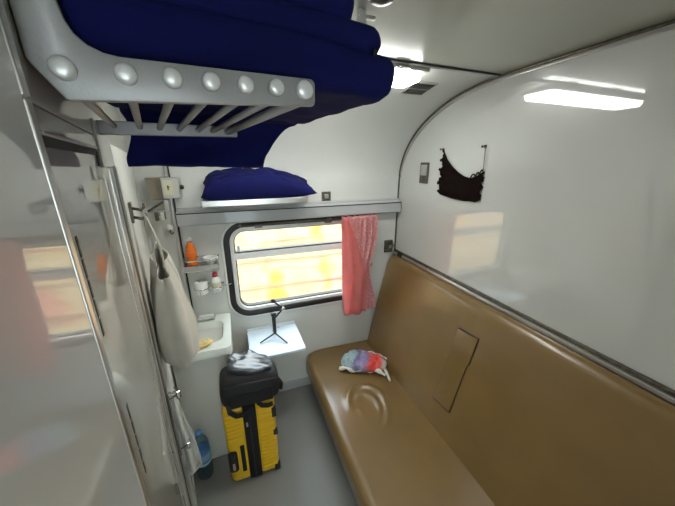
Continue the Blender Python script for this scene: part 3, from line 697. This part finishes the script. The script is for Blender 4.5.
MB().tube([(-.43, 1.80, 1.496), (-.325, 1.79, 1.502)], .006, 8).build('lower_bar', 'alu', o, smooth=True)
MB().box((-.345, 1.78, 1.495), (-.322, YW, 1.56), .003).build('mount', 'alu', o)
o = root('clothes_clip', (-.37, 1.79, 1.45), 'chrome clip hanging under the folding bracket', 'clip')
MB().box((-.400, 1.782, 1.447), (-.382, 1.80, 1.496), .003).build('clip_jaw', 'dmetal', o)
MB().box((-.372, 1.782, 1.452), (-.348, 1.80, 1.494), .005).build('clip_jaw', 'chrome', o)
MB().tube([(-.391, 1.79, 1.47), (-.36, 1.79, 1.47)], .006, 8).build('clip_pivot', 'chrome', o, smooth=True)
o = root('cup_hook', (-.325, 1.82, 1.38), 'white plastic stick-on hook on the corner strip', 'hook')
MB().lathe([(.014, 0), (.016, .01), (.012, .03)], (-.345, 1.835, 1.385), n=16).build('hook_body', 'white', o, smooth=True)
MB().tube([(-.345, 1.835, 1.387), (-.345, 1.82, 1.368), (-.335, 1.812, 1.362), (-.328, 1.815, 1.372)], .004, 8).build('hook_tip', 'dmetal', o, smooth=True)

# ================================================================== FOLDING TABLE AND PHONE GIMBAL
t_ = root('folding_table', (.185, 1.70, .62), 'pale blue folding wall table below the window', 'table')
TZ = .62
pl = rrect(.008, .352, 1.515, 1.845, .018, 5)
MB().prism([(x, y, TZ - .020) for x, y in pl], (0, 0, .020)).bevel(.004, 2).build('table_top', 'table', t_, angle=40)
MB().box((.008, 1.847, TZ - .020), (.352, YW - .001, TZ + .001), .003).build('hinge_strip', 'table', t_)
for x in (.06, .28):
    MB().tube([(x, 1.60, TZ - .022), (x, YW - .005, TZ - .20)], .007, 8).build('support_arm', 'dmetal', t_, smooth=True)
    MB().box((x - .015, YW - .006, TZ - .23), (x + .015, YW, TZ - .17), .002).build('wall_bracket', 'dmetal', t_)
g = on(275, 337, 2, TZ)
ph = root('phone_gimbal', (g.x, g.y, TZ), 'black folded phone gimbal standing on tripod legs on the table', 'gimbal')
def gp(px, py, y=None):
    return on(px, py, 1, y if y else g.y)
hub = gp(275, 333); hub.z = max(hub.z, TZ + .03)
for px, py in ((260, 343), (287.5, 343)):
    e = on(px, py, 2, TZ + .005); MB().tube([hub, hub.lerp(e, .5), e], [.0055, .005, .004], 8).build('leg', 'bplast', ph, smooth=True)
e = Vector((hub.x - .005, hub.y + .075, TZ + .005)); MB().tube([hub, e], [.0055, .004], 8).build('leg', 'bplast', ph, smooth=True)
ht = gp(273.5, 316); MB().tube([hub, hub.lerp(ht, .3), ht], [.011, .0125, .013], 12).build('grip', 'bplast', ph, smooth=True)
MB().lathe([(.015, -.012), (.017, -.006), (.017, .010), (.010, .014)], gp(273.5, 314.5), n=16).build('motor', 'bplast', ph, smooth=True)
k1 = gp(275, 318); k2 = gp(283, 308.5); k3 = gp(273, 301)
MB().tube([k1, k2], .006, 8).build('lower_arm', 'bplast', ph, smooth=True)
MB().tube([k2, k3], .0065, 8).build('upper_arm', 'bplast', ph, smooth=True)
MB().lathe([(.010, -.012), (.012, -.008), (.012, .008), (.010, .012)], k2, (.3, -1, .2), 14).build('joint_motor', 'alu', ph, smooth=True)
MB().lathe([(.011, -.014), (.014, -.010), (.014, .010), (.010, .014)], k3, (.2, -1, .3), 14).build('head_motor', 'bplast', ph, smooth=True)
MB().box(gp(278.5, 327) - Vector((.008, .003, .006)), gp(278.5, 327) + Vector((.006, .003, .006)), .002).build('control_pad', 'alu', ph)

# ================================================================== SUITCASE, BACKPACK, WATER BOTTLE
SX0, SX1, SY0, SY1 = -.163, .108, 1.266, 1.450
s_ = root('suitcase', (-.03, 1.37, 0), 'yellow ribbed hard shell suitcase standing on the floor', 'suitcase')
def shell(x0, x1, z0, z1, left):
    mb = MB().box((x0, SY0, z0), (x1, SY1, z1), .032, 5); return mb
Z0, Z1 = .003, .530
mid0, mid1 = -.063, .005
lefts = shell(SX0, mid0 + .014, Z0, Z1, True).build('shell_half', 'yellow', s_, angle=35)
rights = shell(mid1 - .014, SX1, Z0, Z1, False).build('shell_half', 'yellow', s_, angle=35)
rm = None
for xa, xb, sh in ((SX0 + .012, mid0 - .008, lefts), (mid1 + .008, SX1 - .012, rights)):
    for k in range(17):
        z = Z0 + .05 + k * .0265
        if sh is lefts and z < .26: xb2 = xb; xa2 = xa + .075 if False else xa
        else: xa2, xb2 = xa, xb
        if sh is lefts and z < .30: continue
        MB().box((xa2, SY0 - .005, z), (xb2, SY0 + .004, z + .014), .004).build('rib', 'yellow', sh)
MB().box((mid0, SY0 - .003, Z0 + .004), (mid1, SY1 + .003, Z1 - .002), .006).build('zip_gusset', 'black', s_)
MB().box((mid0 + .028, SY0 - .006, Z0 + .02), (mid0 + .036, SY0 - .002, Z1 - .02), .001).build('zip_teeth', 'bplast', s_)
MB().box((mid0 + .012, SY0 - .010, .40), (mid0 + .022, SY0 - .003, .425), .002).build('zip_pull', 'alu', s_)
pl = rrect(SX0 - .001, SX0 + .048, .10, .25, .018, 5)
rec = MB().prism([(x, SY0 + .004, z) for x, z in pl], (0, -.009, 0)).bevel(.002, 1).build('handle_recess', 'bplast', s_)
MB().tube([(SX0 + .026, SY0 - .004, .125), (SX0 + .026, SY0 - .022, .14), (SX0 + .026, SY0 - .022, .21), (SX0 + .026, SY0 - .004, .225)], .008, 8).build('carry_handle', 'bplast', rec, smooth=True)
MB().box((SX0 + .020, SY0 - .032, .150), (SX0 + .032, SY0 - .028, .195), .001).build('handle_badge', 'alu', rec)
MB().box((SX0 + .066, SY0 - .006, .085), (SX0 + .088, SY0 + .004, .275), .003).build('side_strap', 'black', s_)
for z in (.46, .30): MB().box((SX1 - .022, SY0 - .006, z - .05 if z > .4 else z - .02), (SX1 + .003, SY0 + .02, z + .01), .003).build('corner_tab', 'bplast', s_)
MB().box((SX1 - .03, SY0 - .004, Z0 + .0), (SX1 + .003, SY0 + .03, Z0 + .05), .006).build('corner_guard', 'bplast', s_)
for x in (SX0 + .04, SX1 - .04):
    for y in (SY0 + .04, SY1 - .04):
        MB().lathe([(.012, 0), (.012, .004)], (x, y, 0), n=14).build('foot', 'bplast', s_)
MB().box((-.10, SY0 + .02, Z1 - .002), (.05, SY0 + .06, Z1 + .006), .002).build('top_plate', 'bplast', s_)

k_ = root('backpack', (-.01, 1.37, .545), 'black backpack with a shiny flap lying on the yellow suitcase', 'backpack')
def blob(c_, h_, e, fn, m, name, par, cuts=18):
    bm = bmesh.new(); bmesh.ops.create_cube(bm, size=2); bmesh.ops.subdivide_edges(bm, edges=bm.edges[:], cuts=cuts, use_grid_fill=True)
    for v_ in bm.verts:
        p = v_.co; l = (abs(p.x) ** e + abs(p.y) ** e + abs(p.z) ** e) ** (1 / e); p = p / l; v_.co = Vector(c_) + fn(Vector((p.x * h_[0], p.y * h_[1], p.z * h_[2])), p)
    return MB().bm(bm).build(name, m, par, smooth=True)
def f1(q, p):
    q = q.copy(); q.x += .055 * max(0, p.y) * (p.x < 0) * abs(p.x); q.x *= 1 - .05 * max(0, p.z); q.z += -.022 * p.x * max(0, p.z) - .025 * max(0, p.y) * (p.z > 0) + .006 * noise.noise(Vector((p.x * 2, p.y * 2, p.z))); q.y += .03 * max(0, p.z) * (p.z > 0) * (p.y < 0); q.z *= 1 - .15 * max(0, p.y); return q
body = blob((-.008, 1.350, .626), (.152, .110, .085), 5, f1, 'black', 'pack_body', k_)
def f2(q, p):
    q = q.copy(); q.z += .010 * noise.noise(Vector((p.x * 2.2, p.y * 2.8, 1))) - .026 * p.x - .016 * p.y + .008 * math.sin(p.x * 5 + 1) * (p.y + .3); q.x *= 1 - .22 * max(0, p.y) ; return q
blob((.002, 1.395, .698), (.115, .108, .022), 4, f2, 'leather', 'pack_flap', k_)
MB().tube([(-.135, 1.246, .690), (-.06, 1.235, .700), (.05, 1.235, .694), (.128, 1.246, .680)], .003, 6).build('zip_line', 'bplast', body, smooth=True)
MB().box((-.11, 1.236, .56), (.10, 1.246, .64), .004).build('front_pocket', 'black', body)
st = MB()
def strap(pts, w_, name):
    G = []; 
    for i, p in enumerate(pts):
        p = Vector(p); t = (Vector(pts[min(i + 1, len(pts) - 1)]) - Vector(pts[max(i - 1, 0)])).normalized(); s__ = t.cross(Vector((0, -1, .3))).normalized() * w_
        G.append([p - s__, p + s__])
    return MB().grid(G).build(name, 'black', k_, solid=.006)
strap([(-.125, 1.25, .58), (-.12, 1.242, .54), (-.09, 1.242, .505), (-.05, 1.246, .50), (-.01, 1.248, .525)], .012, 'shoulder_strap')
strap([(.02, 1.246, .555), (.04, 1.242, .530), (.07, 1.242, .520), (.095, 1.244, .522)], .011, 'shoulder_strap')
MB().tube([(.135, 1.30, .63), (.152, 1.29, .60), (.15, 1.29, .57), (.13, 1.31, .565)], .011, 8).build('side_loop', 'black', k_, smooth=True)
bx_ = on(300, 0, 2, 0)
q = on(206.5, 474, 2, 0)
w_ = root('water_bottle', (q.x, q.y, 0), 'large clear water bottle with blue label on the floor', 'bottle')
prof = [(.030, .002), (.040, .006), (.043, .02), (.0415, .035), (.043, .05), (.0415, .065), (.043, .08), (.0415, .095), (.043, .11), (.043, .20), (.0415, .215), (.043, .23), (.040, .255), (.028, .285), (.016, .300), (.0145, .306)]
MB().lathe(prof, (q.x, q.y, 0), n=28).build('bottle_body', 'pet', w_, smooth=True)
MB().lathe([(r_ * .96, h__ + .002) for r_, h__ in prof[:13]], (q.x, q.y, 0), n=24).build('water', glassm('water', (.90, .95, .98), 1.33, .02), w_, smooth=True)
MB().lathe([(.0434, .112), (.0438, .114), (.0438, .196), (.0434, .198)], (q.x, q.y, 0), n=28).build('bottle_label', 'label', w_, smooth=True)
MB().lathe([(.0175, .304), (.0175, .326), (.015, .329)], (q.x, q.y, 0), n=20).build('bottle_cap', 'blue', w_, smooth=True)

# ================================================================== BAG ON THE SEAT
def patch():
    m = mat('patchwork_cloth', (.5, .5, .5), .9, bump=.3, bscale=200); nt = m.node_tree; L = nt.links; b = nt.nodes['Principled BSDF']
    tc = nt.nodes.new('ShaderNodeTexCoord'); mp = nt.nodes.new('ShaderNodeSeparateXYZ'); L.new(tc.outputs['Object'], mp.inputs[0])
    n = nt.nodes.new('ShaderNodeTexNoise'); n.inputs['Scale'].default_value = 16; L.new(tc.outputs['Object'], n.inputs['Vector'])
    ad = nt.nodes.new('ShaderNodeMath'); ad.operation = 'MULTIPLY_ADD'; L.new(n.outputs['Fac'], ad.inputs[0]); ad.inputs[1].default_value = .10; L.new(mp.outputs['X'], ad.inputs[2])
    mr = nt.nodes.new('ShaderNodeMapRange'); mr.inputs[1].default_value = -.09; mr.inputs[2].default_value = .20; L.new(ad.outputs[0], mr.inputs[0])
    r_ = nt.nodes.new('ShaderNodeValToRGB'); cs_ = [(0, (.30, .40, .40)), (.22, (.28, .36, .38)), (.30, (.16, .13, .24)), (.44, (.34, .30, .48)), (.56, (.25, .22, .42)), (.62, (.50, .14, .16)), (.72, (.75, .06, .05)), (.92, (.72, .12, .10)), (1, (.6, .55, .5))]
    while len(r_.color_ramp.elements) < len(cs_): r_.color_ramp.elements.new(.5)
    for e, (p, c__) in zip(r_.color_ramp.elements, cs_): e.position = p; e.color = (*c__, 1)
    L.new(mr.outputs[0], r_.inputs[0])
    wv = nt.nodes.new('ShaderNodeTexNoise'); wv.inputs['Scale'].default_value = 130; L.new(tc.outputs['Object'], wv.inputs['Vector'])
    mx = nt.nodes.new('ShaderNodeMixRGB'); mx.blend_type = 'OVERLAY'; mx.inputs[0].default_value = .6; L.new(r_.outputs[0], mx.inputs[1]); L.new(wv.outputs['Fac'], mx.inputs[2])
    L.new(mx.outputs[0], b.inputs['Base Color']); return m
M['patch'] = patch()
pa = on(341, 364, 2, .33); pb = on(388, 372, 2, .33)
mid = on(364, 363, 2, .335)
ang = math.atan2(pb.y - pa.y, pb.x - pa.x)
z_ = .315
bg = root('cloth_pouch', (mid.x, mid.y, z_ - .008), 'small colourful crumpled cloth pouch lying on the brown seat', 'pouch')
T = Matrix.Translation((mid.x, mid.y, z_ + .022)) @ Matrix.Rotation(ang, 4, 'Z')
bm = bmesh.new(); bmesh.ops.create_cube(bm, size=2); bmesh.ops.subdivide_edges(bm, edges=bm.edges[:], cuts=26, use_grid_fill=True)
for v_ in bm.verts:
    p = v_.co; l = (abs(p.x) ** 2.6 + abs(p.y) ** 2.6 + abs(p.z) ** 2.6) ** (1 / 2.6); p = p / l
    w1 = .034 * abs(noise.noise(Vector((p.x * 3.2 + 4, p.y * 2.2, p.z)))) + .012 * noise.noise(Vector((p.x * 9, p.y * 5, p.z * 2)))
    v_.co = Vector((p.x * .165 + p.y * .015, p.y * (.095 - .02 * p.x), (p.z * .048 + w1 * (p.z > 0)) * (1 - .25 * p.x * p.x) - .0 + (-.0 if p.z > 0 else .012)))
me = bpy.data.meshes.new('pouch_body'); bm.to_mesh(me); bm.free()
o = link('pouch_body', me, 'patch', None, True); o.parent = bg; o.matrix_parent_inverse = bg.matrix_world.inverted(); o.matrix_world = T
pts = [T @ Vector((-.165 + .33 * t, -.088 - .012 * math.sin(t * 7) + .02 * t, -.012 + .020 * math.sin(t * math.pi * 3) ** 2)) for t in [i / 24 for i in range(25)]]
MB().tube(pts, [.013 + .005 * math.sin(i * 1.3) for i in range(25)], 8).build('white_hem', 'hem', bg, smooth=True)
pts = [T @ Vector((-.10 + .27 * t, .068 + .018 * math.sin(t * math.pi), .012 + .025 * math.sin(t * math.pi))) for t in [i / 16 for i in range(17)]]
MB().tube(pts, [.006 + .003 * math.sin(i * 1.7) for i in range(17)], 8).build('white_hem', 'hem', bg, smooth=True)
k1 = on(384, 368, 2, .335); k2 = on(390, 381, 2, .325)
MB().tube([k1, k1.lerp(k2, .5) + Vector((0, 0, .008)), k2], [.012, .010, .008], 8).build('drawstring_end', 'hem', bg, smooth=True)

# ================================================================== TOTE BAG AND TOWEL ON THE LEFT WALL
HK = uv(.002, .775, 1.60)
o = root('coat_hook', HK, 'tarnished double coat hook on the wall beside the door jamb', 'hook')
q = MB(); ubox(q, 0, .008, .755, .795, 1.565, 1.63, .002); q.build('hook_plate', 'dmetal', o)
for z in (1.612, 1.582):
    MB().tube([uv(.006, .775, z), uv(.030, .775, z - .008), uv(.040, .775, z), uv(.042, .775, z + .012)], .005, 8).build('hook_prong', 'dmetal', o, smooth=True)
# bag: half-flattened sack hung on two strap loops
t_ = root('tote_bag', uv(.05, .80, 1.05), 'off-white cotton tote bag hanging from the coat hook', 'bag')
G = []; NT, NA = 34, 56
for j in range(NT + 1):
    t = j / NT; z = 1.425 - t * .43; row = []
    hw = .075 + .045 * math.sin(min(1, t * 1.15) * math.pi * .5) - .07 * max(0, t - .82) ** 1.2
    ht = .018 + .045 * math.sin(min(1, t * 1.1) * math.pi * .62); ht *= 1 if t < .92 else max(.25, 1 - (t - .92) * 9)
    for i in range(NA):
        a = 2 * math.pi * i / NA; c__ = math.cos(a); s__ = math.sin(a)
        u = .056 + .010 * t + ht * c__ ; v = .775 + hw * s__
        fold = .010 * math.sin(a * 5 + t * 2) * (1 - .4 * t) + .007 * noise.noise(Vector((c__ * 2, s__ * 2, t * 4)))
        u += fold * c__; v += fold * s__
        row.append(uv(max(.004, u), v, z - .05 * s__ * (t - .1) + (.045 * s__ * (1 - t) ** 3)))
    row.append(row[0]); G.append(row)
b1 = MB().grid(G); bot = G[-1][:-1]; n0 = len(b1.v); b1.v.append(tuple(sum((Vector(p) for p in bot), Vector()) / len(bot) - Vector((0, 0, .01))))
L_ = len(G[0]); base = NT * L_
for i in range(NA): b1.f.append((base + i, base + i + 1, n0))
b1.build('bag_body', 'cotton', t_, smooth=True, fix=False, solid=.003)
hk = uv(.036, .775, 1.60)
for (ua, va, ub, vb) in ((.068, .715, .066, .76), (.042, .755, .060, .84)):
    pts = [uv(ua, va, 1.405), uv(ua * .8 + .01, va * .6 + .775 * .4, 1.48), hk, uv(ub * .85 + .008, vb * .6 + .775 * .4, 1.49), uv(ub, vb, 1.41)]
    G = []
    for i in range(25):
        f = i / 24 * 4; k = min(int(f), 3); p = Vector(pts[k]).lerp(Vector(pts[k + 1]), f - k)
        G.append([p - WV * .010, p + WV * .010])
    MB().grid(G).build('strap', 'cotton', t_, smooth=True, solid=.004)

# towel on a clip rail at the jamb
JV = .588
tw = root('clip_rail', uv(.0, JV, .93), 'chrome wire clip rail on the wall beside the sliding door', 'rail')
zr = 1.0
MB().tube([uv(.003, JV, zr - .012), uv(.034, JV, zr), uv(.036, JV, zr + .014)], .003, 8).build('wire_arm', 'chrome', tw, smooth=True)
MB().tube([uv(.003, JV, zr - .235), uv(.030, JV, zr - .230), uv(.032, JV, zr - .212)], .003, 8).build('wire_arm', 'chrome', tw, smooth=True)
q = MB(); ubox(q, .003, .008, JV - .006, JV + .006, zr - .26, zr + .01, .001); q.build('back_plate', 'chrome', tw)
for z, u in ((zr + .006, .034), (zr - .225, .032)):
    q = MB(); ubox(q, u - .006, u + .008, JV - .010, JV + .010, z - .020, z + .012, .003); q.build('clip', 'chrome', tw)
t_ = root('hand_towel', uv(.05, JV, .45), 'white hand towel hanging in folds from the chrome clip rail', 'towel')
YT = WO.y + WV.y * (JV + .012)
def towel(outline, v0, name, par, ph):
    G = []; rows = []
    for (a, b) in zip(outline[:-1], outline[1:]):
        for k in range(6): rows.append((a[0] + (b[0] - a[0]) * k / 6, a[1] + (b[1] - a[1]) * k / 6))
    rows.append(outline[-1])
    for j, (px, py) in enumerate(rows):
        p = on(px, py, 1, YT); ur = max(.012, (p - WO).dot(WU)); t = j / (len(rows) - 1); row = []
        for i_ in range(25):
            k = i_ / 24; u = .005 + (ur - .005) * k
            v = v0 + .016 * math.sin(k * 9 + ph + t * 1.2) * min(1, .2 + 2 * t) + .006 * noise.noise(Vector((k * 5, t * 6, ph)))
            row.append(uv(u, v, p.z + .010 * math.sin(k * 7 + ph) * t))
        G.append(row)
    return MB().grid(G).build(name, 'towel', par, smooth=True, solid=.004)
towel([(176.5, 395), (180, 408), (187, 424), (193, 436), (197, 448), (201, 460), (202.5, 468), (196, 472), (186, 474)], JV + .016, 'towel_cloth', t_, 0)
towel([(176, 397), (179, 415), (184, 436), (189, 456), (192, 474), (195.5, 494), (190, 500), (190, 512)], JV + .045, 'towel_back', t_, 1.7)
